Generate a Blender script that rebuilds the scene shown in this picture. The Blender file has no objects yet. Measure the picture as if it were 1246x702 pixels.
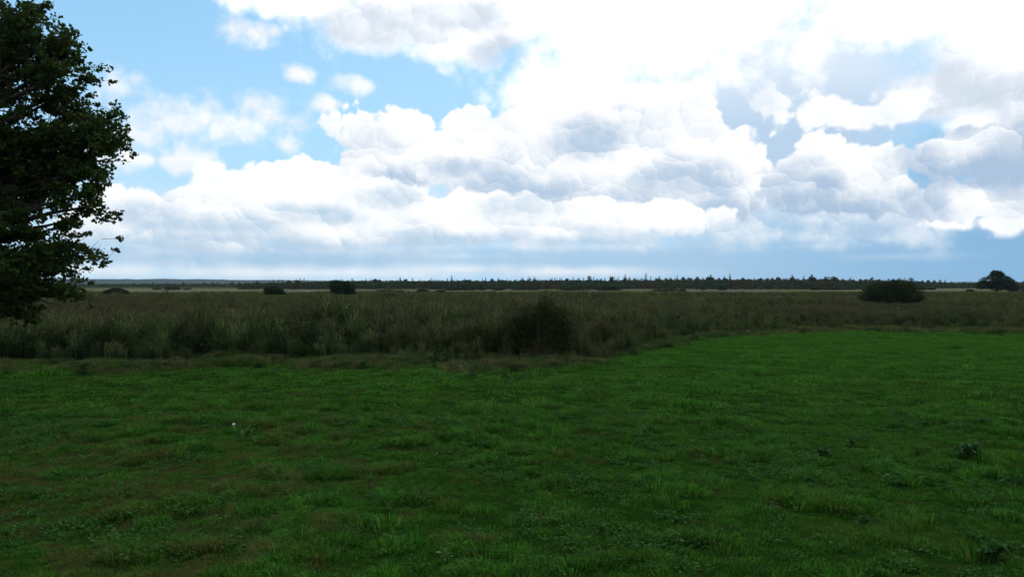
import bpy, math, random
import numpy as np

SC = bpy.context.scene
COL = SC.collection
F = 959.0            # focal length in photo pixels (photo is 1246 wide)
CX, HY = 623.0, 346.0
EYE = 3.0
R = math.radians

# ------------------------------------------------------------------ camera
cam = bpy.data.cameras.new('camera')
cam_o = bpy.data.objects.new('camera', cam)
COL.objects.link(cam_o)
cam_o.location = (0, 0, EYE)
cam_o.rotation_euler = (R(90) - math.atan(5.0 / F), 0, 0)
cam.sensor_width = 36
cam.lens = 36 * F / 1246
cam.clip_start = 0.1
cam.clip_end = 60000
SC.camera = cam_o

# ------------------------------------------------------------------ exposure
SC.view_settings.view_transform = 'Standard'
SC.view_settings.look = 'None'
SC.view_settings.exposure = 0
SC.view_settings.gamma = 1
SC.cycles.max_bounces = 5
SC.cycles.diffuse_bounces = 2
SC.cycles.glossy_bounces = 2
SC.cycles.transmission_bounces = 3
SC.cycles.transparent_max_bounces = 4
SC.cycles.volume_bounces = 0

# ------------------------------------------------------------------ sun
SUN_EL, SUN_AZ = R(40), R(16)          # azimuth measured from +Y towards +X
sun = bpy.data.lights.new('sun', 'SUN')
sun.energy = 2.3
sun.angle = R(8)
sun.color = (1.0, 0.95, 0.87)
sun_o = bpy.data.objects.new('sun', sun)
COL.objects.link(sun_o)
sun_o.rotation_euler = (R(90) - SUN_EL, 0, R(180) - SUN_AZ)

# ------------------------------------------------------------------ world: sky with procedural clouds
world = bpy.data.worlds.new('World')
SC.world = world
world.use_nodes = True
world.cycles.sampling_method = 'MANUAL'
world.cycles.sample_map_resolution = 512
CUR = [world.node_tree]


class V:
    """socket wrapper so node maths can be written as expressions"""
    def __init__(s, sock): s.s = sock
    def __add__(a, b): return mth('ADD', a, b)
    __radd__ = __add__
    def __sub__(a, b): return mth('SUBTRACT', a, b)
    def __rsub__(a, b): return mth('SUBTRACT', b, a)
    def __mul__(a, b): return mth('MULTIPLY', a, b)
    __rmul__ = __mul__
    def __truediv__(a, b): return mth('DIVIDE', a, b)


def _in(sock, v):
    if isinstance(v, V): CUR[0].links.new(v.s, sock)
    else: sock.default_value = v


def mth(op, *args, clamp=False):
    n = CUR[0].nodes.new('ShaderNodeMath'); n.operation = op; n.use_clamp = clamp
    for i, a in enumerate(args): _in(n.inputs[i], a)
    return V(n.outputs[0])


def vscale(v, f):
    n = CUR[0].nodes.new('ShaderNodeVectorMath'); n.operation = 'SCALE'
    _in(n.inputs[0], v); _in(n.inputs['Scale'], f)
    return V(n.outputs['Vector'])


def vmath(op, *args):
    n = CUR[0].nodes.new('ShaderNodeVectorMath'); n.operation = op
    for i, a in enumerate(args): _in(n.inputs[i], a)
    return V(n.outputs['Value'] if op in ('LENGTH', 'DOT_PRODUCT') else n.outputs['Vector'])


def xyz(x, y, z):
    n = CUR[0].nodes.new('ShaderNodeCombineXYZ')
    for i, a in enumerate((x, y, z)): _in(n.inputs[i], a)
    return V(n.outputs[0])


def sep(v):
    n = CUR[0].nodes.new('ShaderNodeSeparateXYZ'); _in(n.inputs[0], v)
    return [V(o) for o in n.outputs]


def smooth(v, a, b):
    n = CUR[0].nodes.new('ShaderNodeMapRange'); n.interpolation_type = 'SMOOTHSTEP'
    _in(n.inputs['Value'], v); _in(n.inputs['From Min'], a); _in(n.inputs['From Max'], b)
    return V(n.outputs[0])


def noise(vec, scale, detail=4, rough=0.55, dist=0.0):
    n = CUR[0].nodes.new('ShaderNodeTexNoise')
    _in(n.inputs['Vector'], vec)
    n.inputs['Scale'].default_value = scale; n.inputs['Detail'].default_value = detail
    n.inputs['Roughness'].default_value = rough; n.inputs['Distortion'].default_value = dist
    return V(n.outputs['Fac'])


def voro(vec, scale, detail=3, rough=0.5, sm=0.15):
    n = CUR[0].nodes.new('ShaderNodeTexVoronoi')
    n.voronoi_dimensions = '2D'; n.feature = 'F1'
    _in(n.inputs['Vector'], vec)
    n.inputs['Scale'].default_value = scale; n.inputs['Detail'].default_value = detail
    n.inputs['Roughness'].default_value = rough
    n.inputs['Lacunarity'].default_value = 2.2
    return V(n.outputs['Distance'])


def mixc(fac, a, b):
    n = CUR[0].nodes.new('ShaderNodeMix'); n.data_type = 'RGBA'; n.clamp_factor = True
    _in(n.inputs[0], fac)
    for s, c in ((n.inputs[6], a), (n.inputs[7], b)):
        if isinstance(c, V): CUR[0].links.new(c.s, s)
        else: s.default_value = (*c, 1)
    return V(n.outputs[2])


def ang(px, py):
    """a direction of the sky, azimuth and elevation in radians"""
    x, z = (px - CX) / F, (HY - py) / F
    return math.atan2(x, 1.0), math.atan2(z, math.hypot(x, 1.0))


def blobs(p, lst, k=0.25):
    """field made of elliptical lumps: 1 in the middle of a lump, 0 at its rim, negative outside"""
    acc = None
    for b in lst:
        px, py, rx, ry = b[:4]
        a, e = ang(px, py)
        sx, sy = F / rx, F / ry
        v = vmath('MULTIPLY_ADD', p, (sx, sy, 0), (-a * sx, -e * sy, 0))
        d = vmath('LENGTH', v)
        acc = d if acc is None else mth('SMOOTH_MIN', acc, d, k)
    return 1.0 - acc


tc = world.node_tree.nodes.new('ShaderNodeTexCoord')
D0 = V(tc.outputs['Generated'])


def angles(d):
    x, y, z = sep(vmath('NORMALIZE', d))
    return xyz(mth('ARCTAN2', x, y), mth('ARCSINE', z), 0.0), z


def cells(vec, scale):
    """rounded heaps: distance to the middle of the heap, and how far it is turned to the light"""
    n = CUR[0].nodes.new('ShaderNodeTexVoronoi')
    n.voronoi_dimensions = '2D'; n.feature = 'F1'
    _in(n.inputs['Vector'], vec)
    n.inputs['Scale'].default_value = scale; n.inputs['Detail'].default_value = 0
    n.inputs['Randomness'].default_value = 0.95
    rel = vmath('SUBTRACT', vec, V(n.outputs['Position']))
    return V(n.outputs['Distance']), vmath('DOT_PRODUCT', rel, (0.45 * scale, 0.95 * scale, 0))

P0, Z0 = angles(D0)
ND = vmath('NORMALIZE', D0)
w1 = noise(ND, 10, 3, 0.5); w2 = noise(vmath('ADD', ND, (4.0, 2.0, 1.0)), 24, 4, 0.6)
w3 = noise(vmath('ADD', ND, (1.0, 7.0, 1.0)), 60, 3, 0.6)
Q = vmath('ADD', P0, xyz(w1 * 0.05 + w2 * 0.03 + w3 * 0.006, w2 * 0.022 - w1 * 0.03 + w3 * 0.008, 0.0))
C1, S1 = cells(Q, 11); C2, S2 = cells(Q, 24); C3, S3 = cells(Q, 52); C4, S4 = cells(Q, 110)
CELL = (0.42 - C1) * 0.9 + (0.42 - C2) * 0.62 + (0.42 - C3) * 0.4 + (0.42 - C4) * 0.15
TURN = S1 * 0.42 + S2 * 0.42 + S3 * 0.24 + S4 * 0.10
P1 = vmath('ADD', P0, (0.006, 0.012, 0.0))
N0 = noise(ND, 13, 7, 0.62)
BIG = noise(ND, 3.2, 4, 0.5)
FINE = noise(ND, 30, 5, 0.62)
MIDN = noise(vmath('ADD', ND, (3.0, 1.0, 5.0)), 9, 4, 0.55)
az0, el0, _ = sep(P0)

# clear sky
sky = world.node_tree.nodes.new('ShaderNodeTexSky')
sky.sky_type = 'NISHITA'
sky.sun_disc = False
sky.sun_elevation = SUN_EL
sky.sun_rotation = SUN_AZ
sky.air_density = 1.2
sky.dust_density = 1.0
sky.ozone_density = 1.2
S = 0.10                                # strength of the sky texture in the Background
def c(r, g, b): return (r / S, g / S, b / S)

colr = V(sky.outputs[0])

# thin veil of high cloud, denser low down and towards the sun
veil = smooth(el0, 0.50, 0.0) * 0.35 + smooth(az0, -0.5, 0.3) * 0.25 + 0.52
veil = veil * (0.75 + 0.5 * BIG)
colr = mixc(veil, colr, mixc(smooth(el0, 0.36, 0.04), c(0.29, 0.69, 1.08), c(0.50, 0.80, 1.04)))

# rain-blue distant air under the clouds, low on the right and in the middle
f = blobs(P0, [(1180, 330, 420, 110), (760, 318, 330, 26), (960, 190, 110, 120), (330, 312, 300, 22), (1246, 240, 160, 120)], 0.5) + (N0 - 0.5) * 0.5
colr = mixc(smooth(f, -0.25, 0.55) * 0.85, colr, mixc(smooth(az0, 0.1, 0.62), c(0.40, 0.60, 0.80), c(0.20, 0.42, 0.68)))
f = blobs(P0, [(970, 125, 170, 110)], 0.4) + (N0 - 0.5) * 0.4
colr = mixc(smooth(f, -0.1, 0.5) * 0.9, colr, mixc(smooth(el0, 0.17, 0.27), c(0.52, 0.68, 0.87), c(0.78, 0.87, 0.98)))


BASEF = smooth(el0, ang(600, 280)[1], ang(600, 318)[1]) * 1.0


def cloud_layer(colr, lst, amp_c, amp_n, w, lit, dark, shade_lst=None, relief=0.5, bias=0.7, k=0.25, opac=1.0, shade_amt=0.5, off=0.0, turn=0.5, fine=0.4, rm=1.0):
    if rm != 1.0: lst = [(b[0], b[1], b[2] * rm, b[3] * rm) for b in lst]
    s0 = blobs(P0, lst, k)
    f0 = s0 + (off + 0.06) + CELL * amp_c + (N0 - 0.5) * amp_n
    a = smooth(f0, 0.0, BASEF + w) * opac
    sh = TURN * turn + bias + (FINE - 0.5) * fine + (MIDN - 0.5) * 1.3
    if relief: sh = sh + (s0 - blobs(P1, lst, k)) * relief
    if shade_lst:
        sf = blobs(P0, shade_lst, 0.4) + (N0 - 0.5) * 1.2 + CELL * 0.4
        sh = sh - smooth(sf, -0.6, 0.7) * shade_amt
    return mixc(a, colr, mixc(smooth(sh, -0.1, 1.15), dark, lit))

WHITE = c(1.06, 1.07, 1.08)
# soft grey-blue mass behind and below the cumulus bank
colr = cloud_layer(colr, [(200, 268, 150, 56), (330, 250, 110, 50), (480, 255, 190, 70), (700, 255, 190, 66), (860, 255, 150, 56), (1060, 262, 130, 44), (1215, 235, 100, 50)], 0.35, 0.8, 1.1,
                   c(0.88, 0.94, 1.02), c(0.45, 0.61, 0.80), bias=0.6, opac=0.94, turn=0.35)
# low white strip above the horizon
colr = cloud_layer(colr, [(380, 332, 440, 13), (110, 329, 180, 15), (700, 331, 190, 11), (560, 328, 140, 12)], 0.35, 1.0, 0.55,
                   c(1.06, 1.05, 1.04), c(0.86, 0.93, 1.0), bias=0.8, opac=0.97, relief=0, turn=0.2)
# soft streaks at right under the cumulus
colr = cloud_layer(colr, [(930, 286, 190, 24), (1080, 290, 100, 22), (860, 300, 140, 18), (1200, 268, 70, 24), (720, 300, 200, 18), (1000, 268, 140, 22), (420, 304, 240, 16), (200, 306, 160, 16), (560, 312, 160, 12), (1090, 312, 120, 10)], 0.5, 1.6, 1.2,
                   c(0.92, 0.97, 1.02), c(0.44, 0.62, 0.80), bias=0.5, opac=0.8, off=-0.12, turn=0.9)
# loose soft puffs on the left
colr = cloud_layer(colr, [(122, 118, 30, 24), (205, 148, 50, 24), (255, 142, 40, 24), (324, 138, 32, 24), (290, 152, 50, 22), (170, 165, 50, 24),
                          (440, 104, 24, 13), (400, 128, 14, 8), (362, 90, 16, 8), (350, 178, 14, 12), (305, 40, 30, 13), (190, 195, 70, 16)],
                   0.9, 1.7, 0.9, c(1.06, 1.06, 1.07), c(0.70, 0.81, 0.93), bias=0.72, opac=0.92, off=-0.11, rm=1.5, relief=0)
# the high bright sheet over the upper right
colr = cloud_layer(colr, [(560, 20, 220, 62), (760, 20, 260, 110), (690, 115, 104, 62), (1010, -46, 400, 84), (1110, 5, 170, 52), (1225, 60, 100, 92),
                          (1240, 150, 100, 62), (460, 40, 96, 42), (770, 130, 96, 58), (360, 6, 90, 22), (1130, 118, 60, 36)],
                   0.5, 1.1, 0.6, c(1.2, 1.21, 1.23), c(0.62, 0.71, 0.82),
                   shade_lst=[(450, 36, 85, 26), (1140, 110, 80, 36), (612, 66, 34, 18), (1210, 110, 80, 26), (550, 20, 70, 18), (1246, 170, 60, 34), (760, 150, 50, 24)], bias=1.05, shade_amt=0.75, fine=0.4, turn=0.3)
# middle cumulus bank, back row
colr = cloud_layer(colr, [(470, 205, 80, 70), (490, 165, 42, 36), (590, 185, 76, 42), (640, 215, 125, 66), (700, 180, 115, 52), (800, 190, 115, 58), (850, 190, 60, 52),
                          (885, 222, 58, 46), (400, 232, 95, 42), (760, 240, 150, 50)],
                   0.75, 0.25, 0.14, WHITE, c(0.46, 0.60, 0.77),
                   shade_lst=[(600, 228, 60, 28), (735, 250, 130, 30), (825, 225, 60, 28), (720, 172, 46, 22), (480, 225, 40, 20), (860, 262, 80, 24), (650, 245, 60, 28), (560, 205, 40, 16)], bias=0.86, shade_amt=0.7)
# ragged scraps between the sheet and the right-hand cumulus
colr = cloud_layer(colr, [(1040, 146, 50, 17), (985, 140, 42, 15), (945, 130, 28, 12), (852, 128, 16, 8), (905, 158, 14, 7), (1215, 272, 30, 13), (1090, 132, 30, 16), (1165, 268, 24, 8)],
                   1.1, 0.9, 0.35, WHITE, c(0.66, 0.77, 0.90), bias=0.9, off=-0.30, rm=1.6, relief=0)
# right-hand cumulus
colr = cloud_layer(colr, [(1030, 205, 70, 42), (1060, 225, 52, 36), (975, 225, 50, 38), (1005, 180, 40, 22), (1190, 242, 90, 24), (1215, 185, 84, 34), (1140, 190, 36, 30)],
                   0.75, 0.25, 0.14, WHITE, c(0.42, 0.56, 0.74),
                   shade_lst=[(965, 228, 50, 32), (1000, 264, 110, 18), (1200, 212, 100, 28), (1130, 190, 46, 30), (1125, 240, 34, 20), (1240, 190, 40, 40), (1170, 150, 40, 20)], bias=0.98, shade_amt=0.75, off=-0.1)
# front row of the bank, the lower lit heaps with flat blue-grey bases
colr = cloud_layer(colr, [(225, 262, 110, 40), (330, 240, 95, 38), (310, 262, 140, 36), (430, 252, 115, 40), (520, 262, 84, 34), (145, 280, 60, 32), (230, 285, 130, 24),
                          (640, 262, 76, 28), (720, 268, 76, 24), (800, 270, 80, 22), (560, 280, 90, 24), (400, 288, 130, 22), (250, 296, 150, 16), (700, 284, 120, 18)],
                   0.75, 0.25, 0.2, WHITE, c(0.50, 0.66, 0.82),
                   shade_lst=[(330, 302, 300, 20), (600, 298, 240, 17), (180, 262, 44, 20), (280, 272, 60, 14), (470, 240, 46, 14), (640, 250, 50, 14), (250, 300, 90, 16), (390, 262, 50, 12)], bias=0.86, shade_amt=0.62)

# shreds of low cloud under the bases
colr = cloud_layer(colr, [(960, 290, 100, 12), (1080, 292, 60, 10), (900, 278, 60, 8), (1000, 300, 120, 9), (300, 302, 40, 6), (150, 312, 50, 7), (620, 300, 60, 6), (205, 318, 40, 4), (340, 306, 24, 4)],
                   0.9, 1.2, 0.8, c(0.92, 0.97, 1.02), c(0.50, 0.66, 0.82), bias=0.6, opac=0.7, off=-0.25, rm=1.6, relief=0)

# the rest of the sky goes on as broken grey-white cover
nd = vmath('NORMALIZE', D0)
gx, gy, gz = sep(nd)
away = mth('MAXIMUM', smooth(mth('ABSOLUTE', az0), 0.62, 0.95), smooth(el0, 0.42, 0.62))
cover = noise(vmath('MULTIPLY', nd, (1, 1, 1.8)), 2.6, 6, 0.58, 0.3)
tone = noise(vmath('MULTIPLY', nd, (1, 1, 1.8)), 5.5, 5, 0.6)
colr = mixc(smooth(cover, 0.36, 0.56) * away, colr, mixc(smooth(tone, 0.35, 0.68), c(0.42, 0.48, 0.56), c(0.92, 0.95, 1.0)))
# below the horizon
bg = world.node_tree.nodes['Background']
bg.inputs['Strength'].default_value = S
world.node_tree.links.new(colr.s, bg.inputs['Color'])


# ================================================================== helpers
rng = np.random.default_rng(7)


def hash2(ix, iy, s):
    v = np.sin(ix * 127.1 + iy * 311.7 + s * 74.7) * 43758.5453
    return v - np.floor(v)


def vn(x, y, s=0):
    ix, iy = np.floor(x), np.floor(y)
    fx, fy = x - ix, y - iy
    fx, fy = fx * fx * (3 - 2 * fx), fy * fy * (3 - 2 * fy)
    a, b = hash2(ix, iy, s), hash2(ix + 1, iy, s)
    cc, d = hash2(ix, iy + 1, s), hash2(ix + 1, iy + 1, s)
    return (a * (1 - fx) + b * fx) * (1 - fy) + (cc * (1 - fx) + d * fx) * fy


def fbm(x, y, s=0, o=4):
    t, a, n = 0, 1, 0
    for i in range(o):
        t = t + vn(x * 2 ** i, y * 2 ** i, s + i * 3.3) * a; n += a; a *= 0.5
    return t / n


_E = np.array([(-2500, 430), (-700, 440), (0, 443), (200, 444), (330, 440), (450, 441), (560, 445), (640, 447), (740, 438), (790, 422), (860, 409.5), (960, 403), (1060, 401),
               (1246, 405), (1900, 412), (3500, 430)], float)


def edge(x, y):
    """distance along y at which the mown grass gives way to the marsh"""
    px = CX + F * x / np.maximum(y, 1.0)
    py = np.interp(px, _E[:, 0], _E[:, 1])
    return EYE * F / (py - HY)


def gz_at(x, y):
    x = np.asarray(x, float); y = np.asarray(y, float)
    near = np.clip((70 - np.abs(y)) / 25, 0, 1) * np.clip((90 - np.abs(x)) / 30, 0, 1)
    z = (fbm(x / 7, y / 7, 1) - 0.5) * 0.20 + (fbm(x / 1.0, y / 0.8, 5, 3) - 0.5) * 0.10
    return z * near


def W(px, D, dz=0.0):
    return np.array([(px - CX) / F * D, D, dz])


def link(o, parent=None):
    COL.objects.link(o)
    if parent: o.parent = parent
    return o


def tag(o, label=None, cat=None, group=None, kind=None):
    if label: o['label'] = label
    if cat: o['category'] = cat
    if group: o['group'] = group
    if kind: o['kind'] = kind
    return o


def empty(name, loc, label, cat, group=None):
    o = bpy.data.objects.new(name, None)
    o.empty_display_size = 0.3
    o.location = tuple(float(v) for v in loc)
    link(o)
    return tag(o, label, cat, group)


def mesh(name, verts, faces, mats=None, midx=None, attr=None, smoothf=False):
    """verts (n,3); faces (m,k) array, all the same k"""
    me = bpy.data.meshes.new(name)
    verts = np.asarray(verts, np.float32); faces = np.asarray(faces, np.int32)
    m, k = faces.shape
    me.vertices.add(len(verts)); me.vertices.foreach_set('co', verts.ravel())
    me.loops.add(m * k); me.loops.foreach_set('vertex_index', faces.ravel())
    me.polygons.add(m)
    me.polygons.foreach_set('loop_start', np.arange(m, dtype=np.int32) * k)
    me.polygons.foreach_set('loop_total', np.full(m, k, np.int32))
    if midx is not None: me.polygons.foreach_set('material_index', np.asarray(midx, np.int32))
    if smoothf: me.polygons.foreach_set('use_smooth', np.ones(m, bool))
    me.update(calc_edges=True)
    for a, vals in (attr or {}).items():
        at = me.attributes.new(a, 'FLOAT', 'POINT'); at.data.foreach_set('value', np.asarray(vals, np.float32))
    for mt in (mats if isinstance(mats, (list, tuple)) else [mats]):
        if mt: me.materials.append(mt)
    return me


def obj(name, me, parent=None, loc=None):
    o = bpy.data.objects.new(name, me)
    if loc is not None: o.location = tuple(float(v) for v in loc)
    return link(o, parent)


def unit(v):
    return v / np.maximum(np.linalg.norm(v, axis=-1, keepdims=True), 1e-9)


def leaves(cen, size, out=None, aspect=0.62, flat=0.0, seed=0):
    """leaf at every point of cen: two folded triangles; returns verts, faces, per-vertex random"""
    r = np.random.default_rng(seed)
    n = len(cen)
    size = np.broadcast_to(size, (n,)) * r.uniform(0.65, 1.3, n)
    a = r.normal(size=(n, 3))
    if out is not None: a = a * 0.8 + out
    if flat: a[:, 2] *= (1 - flat)
    a = unit(a)
    b = unit(np.cross(a, r.normal(size=(n, 3))))
    nn = np.cross(a, b)
    h = size[:, None]
    base = cen - a * h * 0.5
    tip = cen + a * h * 0.5
    l = cen + b * h * aspect * 0.5 + nn * h * 0.13
    rr = cen - b * h * aspect * 0.5 + nn * h * 0.13
    v = np.stack([base, l, tip, rr], 1).reshape(-1, 3)
    i = np.arange(n)[:, None] * 4
    f = np.concatenate([i + [0, 1, 2], i + [0, 2, 3]])
    return v, f, np.repeat(r.random(n), 4)


def blades(base, h, w, lean, curve=0.5, seed=0, tipw=0.0):
    """grass blades: 5 points, 3 triangles each"""
    r = np.random.default_rng(seed)
    n = len(base)
    h = np.broadcast_to(h, (n,)); w = np.broadcast_to(w, (n,))
    t = r.uniform(0, 2 * np.pi, n)
    dx = np.stack([np.cos(t), np.sin(t), np.zeros(n)], 1)
    s = r.uniform(0, 2 * np.pi, n)
    sd = np.stack([np.cos(s), np.sin(s), np.zeros(n)], 1) * w[:, None] * 0.5
    up = np.array([0, 0, 1.0])
    ln = (np.broadcast_to(lean, (n,)) * r.uniform(0.2, 1, n))[:, None]
    mid = base + up * h[:, None] * 0.6 + dx * ln * h[:, None] * 0.35
    tip = base + up * h[:, None] * (1 - curve * ln) + dx * ln * h[:, None]
    v = np.stack([base - sd, base + sd, mid - sd * 0.8, mid + sd * 0.8, tip], 1).reshape(-1, 3)
    i = np.arange(n)[:, None] * 5
    f = np.concatenate([i + [0, 1, 3], i + [0, 3, 2], i + [2, 3, 4]])
    return v, f, np.repeat(r.random(n), 5)


def join(parts):
    """parts: list of (verts, faces, rand[, matindex])"""
    vs, fs, rs, ms, off = [], [], [], [], 0
    for p in parts:
        vs.append(p[0]); fs.append(np.asarray(p[1]) + off); rs.append(p[2])
        ms.append(np.full(len(p[1]), p[3] if len(p) > 3 else 0)); off += len(p[0])
    return np.concatenate(vs), np.concatenate(fs), np.concatenate(rs), np.concatenate(ms)


def tube(pts, rad, n=7):
    """triangulated tapering tube along pts"""
    pts = np.asarray(pts, float); rad = np.broadcast_to(rad, (len(pts),))
    d = unit(np.gradient(pts, axis=0))
    ref = np.array([0.31, 0.2, 0.93]) if abs(d[0][2]) < 0.8 else np.array([1.0, 0.1, 0])
    a = unit(np.cross(d, ref)); b = np.cross(d, a)
    t = np.arange(n) / n * 2 * np.pi
    ring = a[:, None] * np.cos(t)[None, :, None] + b[:, None] * np.sin(t)[None, :, None]
    v = (pts[:, None] + ring * rad[:, None, None]).reshape(-1, 3)
    f = []
    for i in range(len(pts) - 1):
        for j in range(n):
            q = i * n + j; q2 = i * n + (j + 1) % n
            f += [(q, q2, q2 + n), (q, q2 + n, q + n)]
    return v, np.array(f), np.full(len(v), 0.5)


# ------------------------------------------------------------------ materials
def mat(name, build):
    m = bpy.data.materials.new(name); m.use_nodes = True
    nt = m.node_tree; nt.nodes.clear()
    CUR[0] = nt
    out = nt.nodes.new('ShaderNodeOutputMaterial')
    build(nt, out)
    return m


def principled(nt, out, col, rough=0.7, spec=0.3, trans=0.0, bump=None):
    p = nt.nodes.new('ShaderNodeBsdfPrincipled')
    _in(p.inputs['Base Color'], col)
    _in(p.inputs['Roughness'], rough)
    p.inputs['Specular IOR Level'].default_value = spec
    if bump:
        b = nt.nodes.new('ShaderNodeBump'); b.inputs['Strength'].default_value = bump[1]; b.inputs['Distance'].default_value = bump[2]
        nt.links.new(bump[0].s, b.inputs['Height']); nt.links.new(b.outputs[0], p.inputs['Normal'])
    if trans:
        t = nt.nodes.new('ShaderNodeBsdfTranslucent'); _in(t.inputs['Color'], col)
        mx = nt.nodes.new('ShaderNodeMixShader'); mx.inputs[0].default_value = trans
        nt.links.new(p.outputs[0], mx.inputs[1]); nt.links.new(t.outputs[0], mx.inputs[2])
        nt.links.new(mx.outputs[0], out.inputs['Surface'])
    else:
        nt.links.new(p.outputs[0], out.inputs['Surface'])


def gpos():
    n = CUR[0].nodes.new('ShaderNodeNewGeometry'); return V(n.outputs['Position'])


def attr(name):
    n = CUR[0].nodes.new('ShaderNodeAttribute'); n.attribute_name = name; return V(n.outputs['Fac'])


def orand():
    n = CUR[0].nodes.new('ShaderNodeObjectInfo'); return V(n.outputs['Random'])


def leafmat(name, cols, patch=0.3, patch_col=None, trans=0.25, rough=0.85, spec=0.06, vary=0.0, patch_rng=(0.5, 0.7)):
    """foliage: colour differs per leaf and per plant, and by soft patches over the ground"""
    def b(nt, out):
        r = attr('rnd')
        k = mixc(r, cols[0], cols[1])
        k = mixc(smooth(orand(), 0.2, 1.0) * 0.8, k, cols[2])
        if vary:
            o2 = mth('FRACT', orand() * 7.31)
            k = vscale(k, o2 * (2 * vary) + (1 - vary))
        if patch_col:
            p = noise(gpos(), patch, 4, 0.6)
            k = mixc(smooth(p, *patch_rng), k, patch_col)
        principled(nt, out, k, rough, spec, trans)
    return mat(name, b)


# lawn: one big patch field shared by blades and soil
def lawn_cols(nt, out, soil=False):
    g = gpos()
    k = mixc(attr('rnd'), (0.012, 0.075, 0.003), (0.070, 0.235, 0.014)) if not soil else mixc(noise(g, 9, 4), (0.006, 0.018, 0.003), (0.012, 0.036, 0.004))
    if not soil:
        k = mixc(smooth(attr('rnd'), 0.88, 0.93) * 0.8, k, (0.17, 0.16, 0.06))
        k = vscale(k, mth('FRACT', orand() * 9.7) * 0.9 + 0.5)
        k = mixc(smooth(orand(), 0.6, 1.0) * 0.4, k, (0.03, 0.085, 0.024))
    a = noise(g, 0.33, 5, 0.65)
    k = mixc(smooth(a, 0.50, 0.66) * 0.5, k, (0.075, 0.14, 0.014) if not soil else (0.02, 0.035, 0.008))
    bnz = noise(vmath('ADD', g, (31.0, 17.0, 0)), 1.0, 6, 0.75)
    gx_, gy_, _z = sep(g)
    worn = smooth(gx_, 3.0, -7.0) * smooth(gy_, 24.0, 12.0) * 0.13 - smooth(gy_, 18.0, 34.0) * 0.04 - smooth(gx_, 2.0, 8.0) * 0.02
    k = mixc(smooth(gy_ + a * 14, 24.0, 44.0) * smooth(gx_, -6.0, 12.0) * 0.4, k, (0.05, 0.17, 0.012) if not soil else (0.02, 0.07, 0.008))  # brighter green towards the back right, sunlit look painted into the grass colour
    dry = smooth(bnz + worn, 0.55, 0.70) * (0.8 if not soil else 1.0)
    k = mixc(dry, k, (0.095, 0.095, 0.024) if not soil else (0.03, 0.028, 0.010))
    return k

M = {}
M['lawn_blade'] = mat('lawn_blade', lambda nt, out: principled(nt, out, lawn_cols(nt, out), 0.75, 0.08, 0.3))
M['weed'] = leafmat('weed_leaf', [(0.014, 0.052, 0.010), (0.025, 0.075, 0.014), (0.018, 0.055, 0.014)], trans=0.2, rough=0.8, spec=0.06)
M['clover'] = leafmat('clover_leaf', [(0.025, 0.085, 0.012), (0.05, 0.13, 0.02), (0.035, 0.10, 0.02)], trans=0.25)
M['weed_yellow'] = leafmat('yellowing_weed_leaf', [(0.035, 0.10, 0.010), (0.07, 0.14, 0.02), (0.045, 0.11, 0.012)], trans=0.25, rough=0.6, spec=0.15)
M['reed'] = leafmat('reed_leaf', [(0.040, 0.066, 0.016), (0.125, 0.145, 0.050), (0.048, 0.084, 0.022)], 0.05, (0.088, 0.082, 0.032), 0.25, vary=0.5, patch_rng=(0.48, 0.62))
M['sedge'] = leafmat('sedge_leaf', [(0.06, 0.085, 0.018), (0.12, 0.125, 0.03), (0.08, 0.10, 0.02)], 0.03, (0.09, 0.08, 0.04), 0.25, vary=0.45, patch_rng=(0.5, 0.62))
M['herb'] = leafmat('tall_herb_leaf', [(0.020, 0.040, 0.012), (0.055, 0.085, 0.024), (0.026, 0.050, 0.018)], 0.14, (0.07, 0.072, 0.026), 0.22, vary=0.5, patch_rng=(0.52, 0.68))
M['dead'] = leafmat('dead_stalk', [(0.06, 0.07, 0.022), (0.19, 0.17, 0.07), (0.06, 0.08, 0.02)], 0.6, (0.05, 0.10, 0.018), 0.35, vary=0.4, patch_rng=(0.42, 0.6))
M['russet'] = leafmat('russet_seed_head', [(0.07, 0.058, 0.026), (0.17, 0.14, 0.075), (0.06, 0.05, 0.022)], trans=0.1)
M['oak'] = leafmat('oak_leaf', [(0.020, 0.042, 0.008), (0.05, 0.080, 0.014), (0.03, 0.05, 0.012)], trans=0.38, rough=0.7, spec=0.1)
M['bush'] = leafmat('bush_leaf', [(0.014, 0.028, 0.009), (0.042, 0.062, 0.018), (0.020, 0.034, 0.010)], 0.5, (0.05, 0.06, 0.018), 0.2, patch_rng=(0.5, 0.66))
M['thorn'] = leafmat('hawthorn_leaf', [(0.018, 0.034, 0.010), (0.050, 0.062, 0.018), (0.028, 0.042, 0.014)], 1.1, (0.07, 0.06, 0.022), 0.15, patch_rng=(0.5, 0.65))
M['conifer'] = leafmat('conifer_needles', [(0.014, 0.03, 0.016), (0.03, 0.05, 0.02), (0.026, 0.04, 0.016)], 0.012, (0.028, 0.044, 0.016), 0.1, patch_rng=(0.45, 0.65))
M['broadleaf'] = leafmat('far_broadleaf', [(0.022, 0.045, 0.016), (0.05, 0.075, 0.022), (0.065, 0.055, 0.02)], 0.02, (0.075, 0.05, 0.022), 0.15, patch_rng=(0.5, 0.62))
M['scrub'] = leafmat('far_scrub', [(0.02, 0.042, 0.014), (0.036, 0.058, 0.016), (0.03, 0.05, 0.016)], 0.03, (0.06, 0.042, 0.016), 0.12, patch_rng=(0.5, 0.6))


def _bark(nt, out):
    g = gpos()
    v = noise(vmath('MULTIPLY', g, (1, 1, 0.22)), 22, 5, 0.65)
    principled(nt, out, mixc(smooth(v, 0.35, 0.65), (0.028, 0.022, 0.016), (0.10, 0.085, 0.065)), 0.9, 0.1, bump=(v, 0.9, 0.02))
M['bark'] = mat('bark', _bark)


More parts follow.
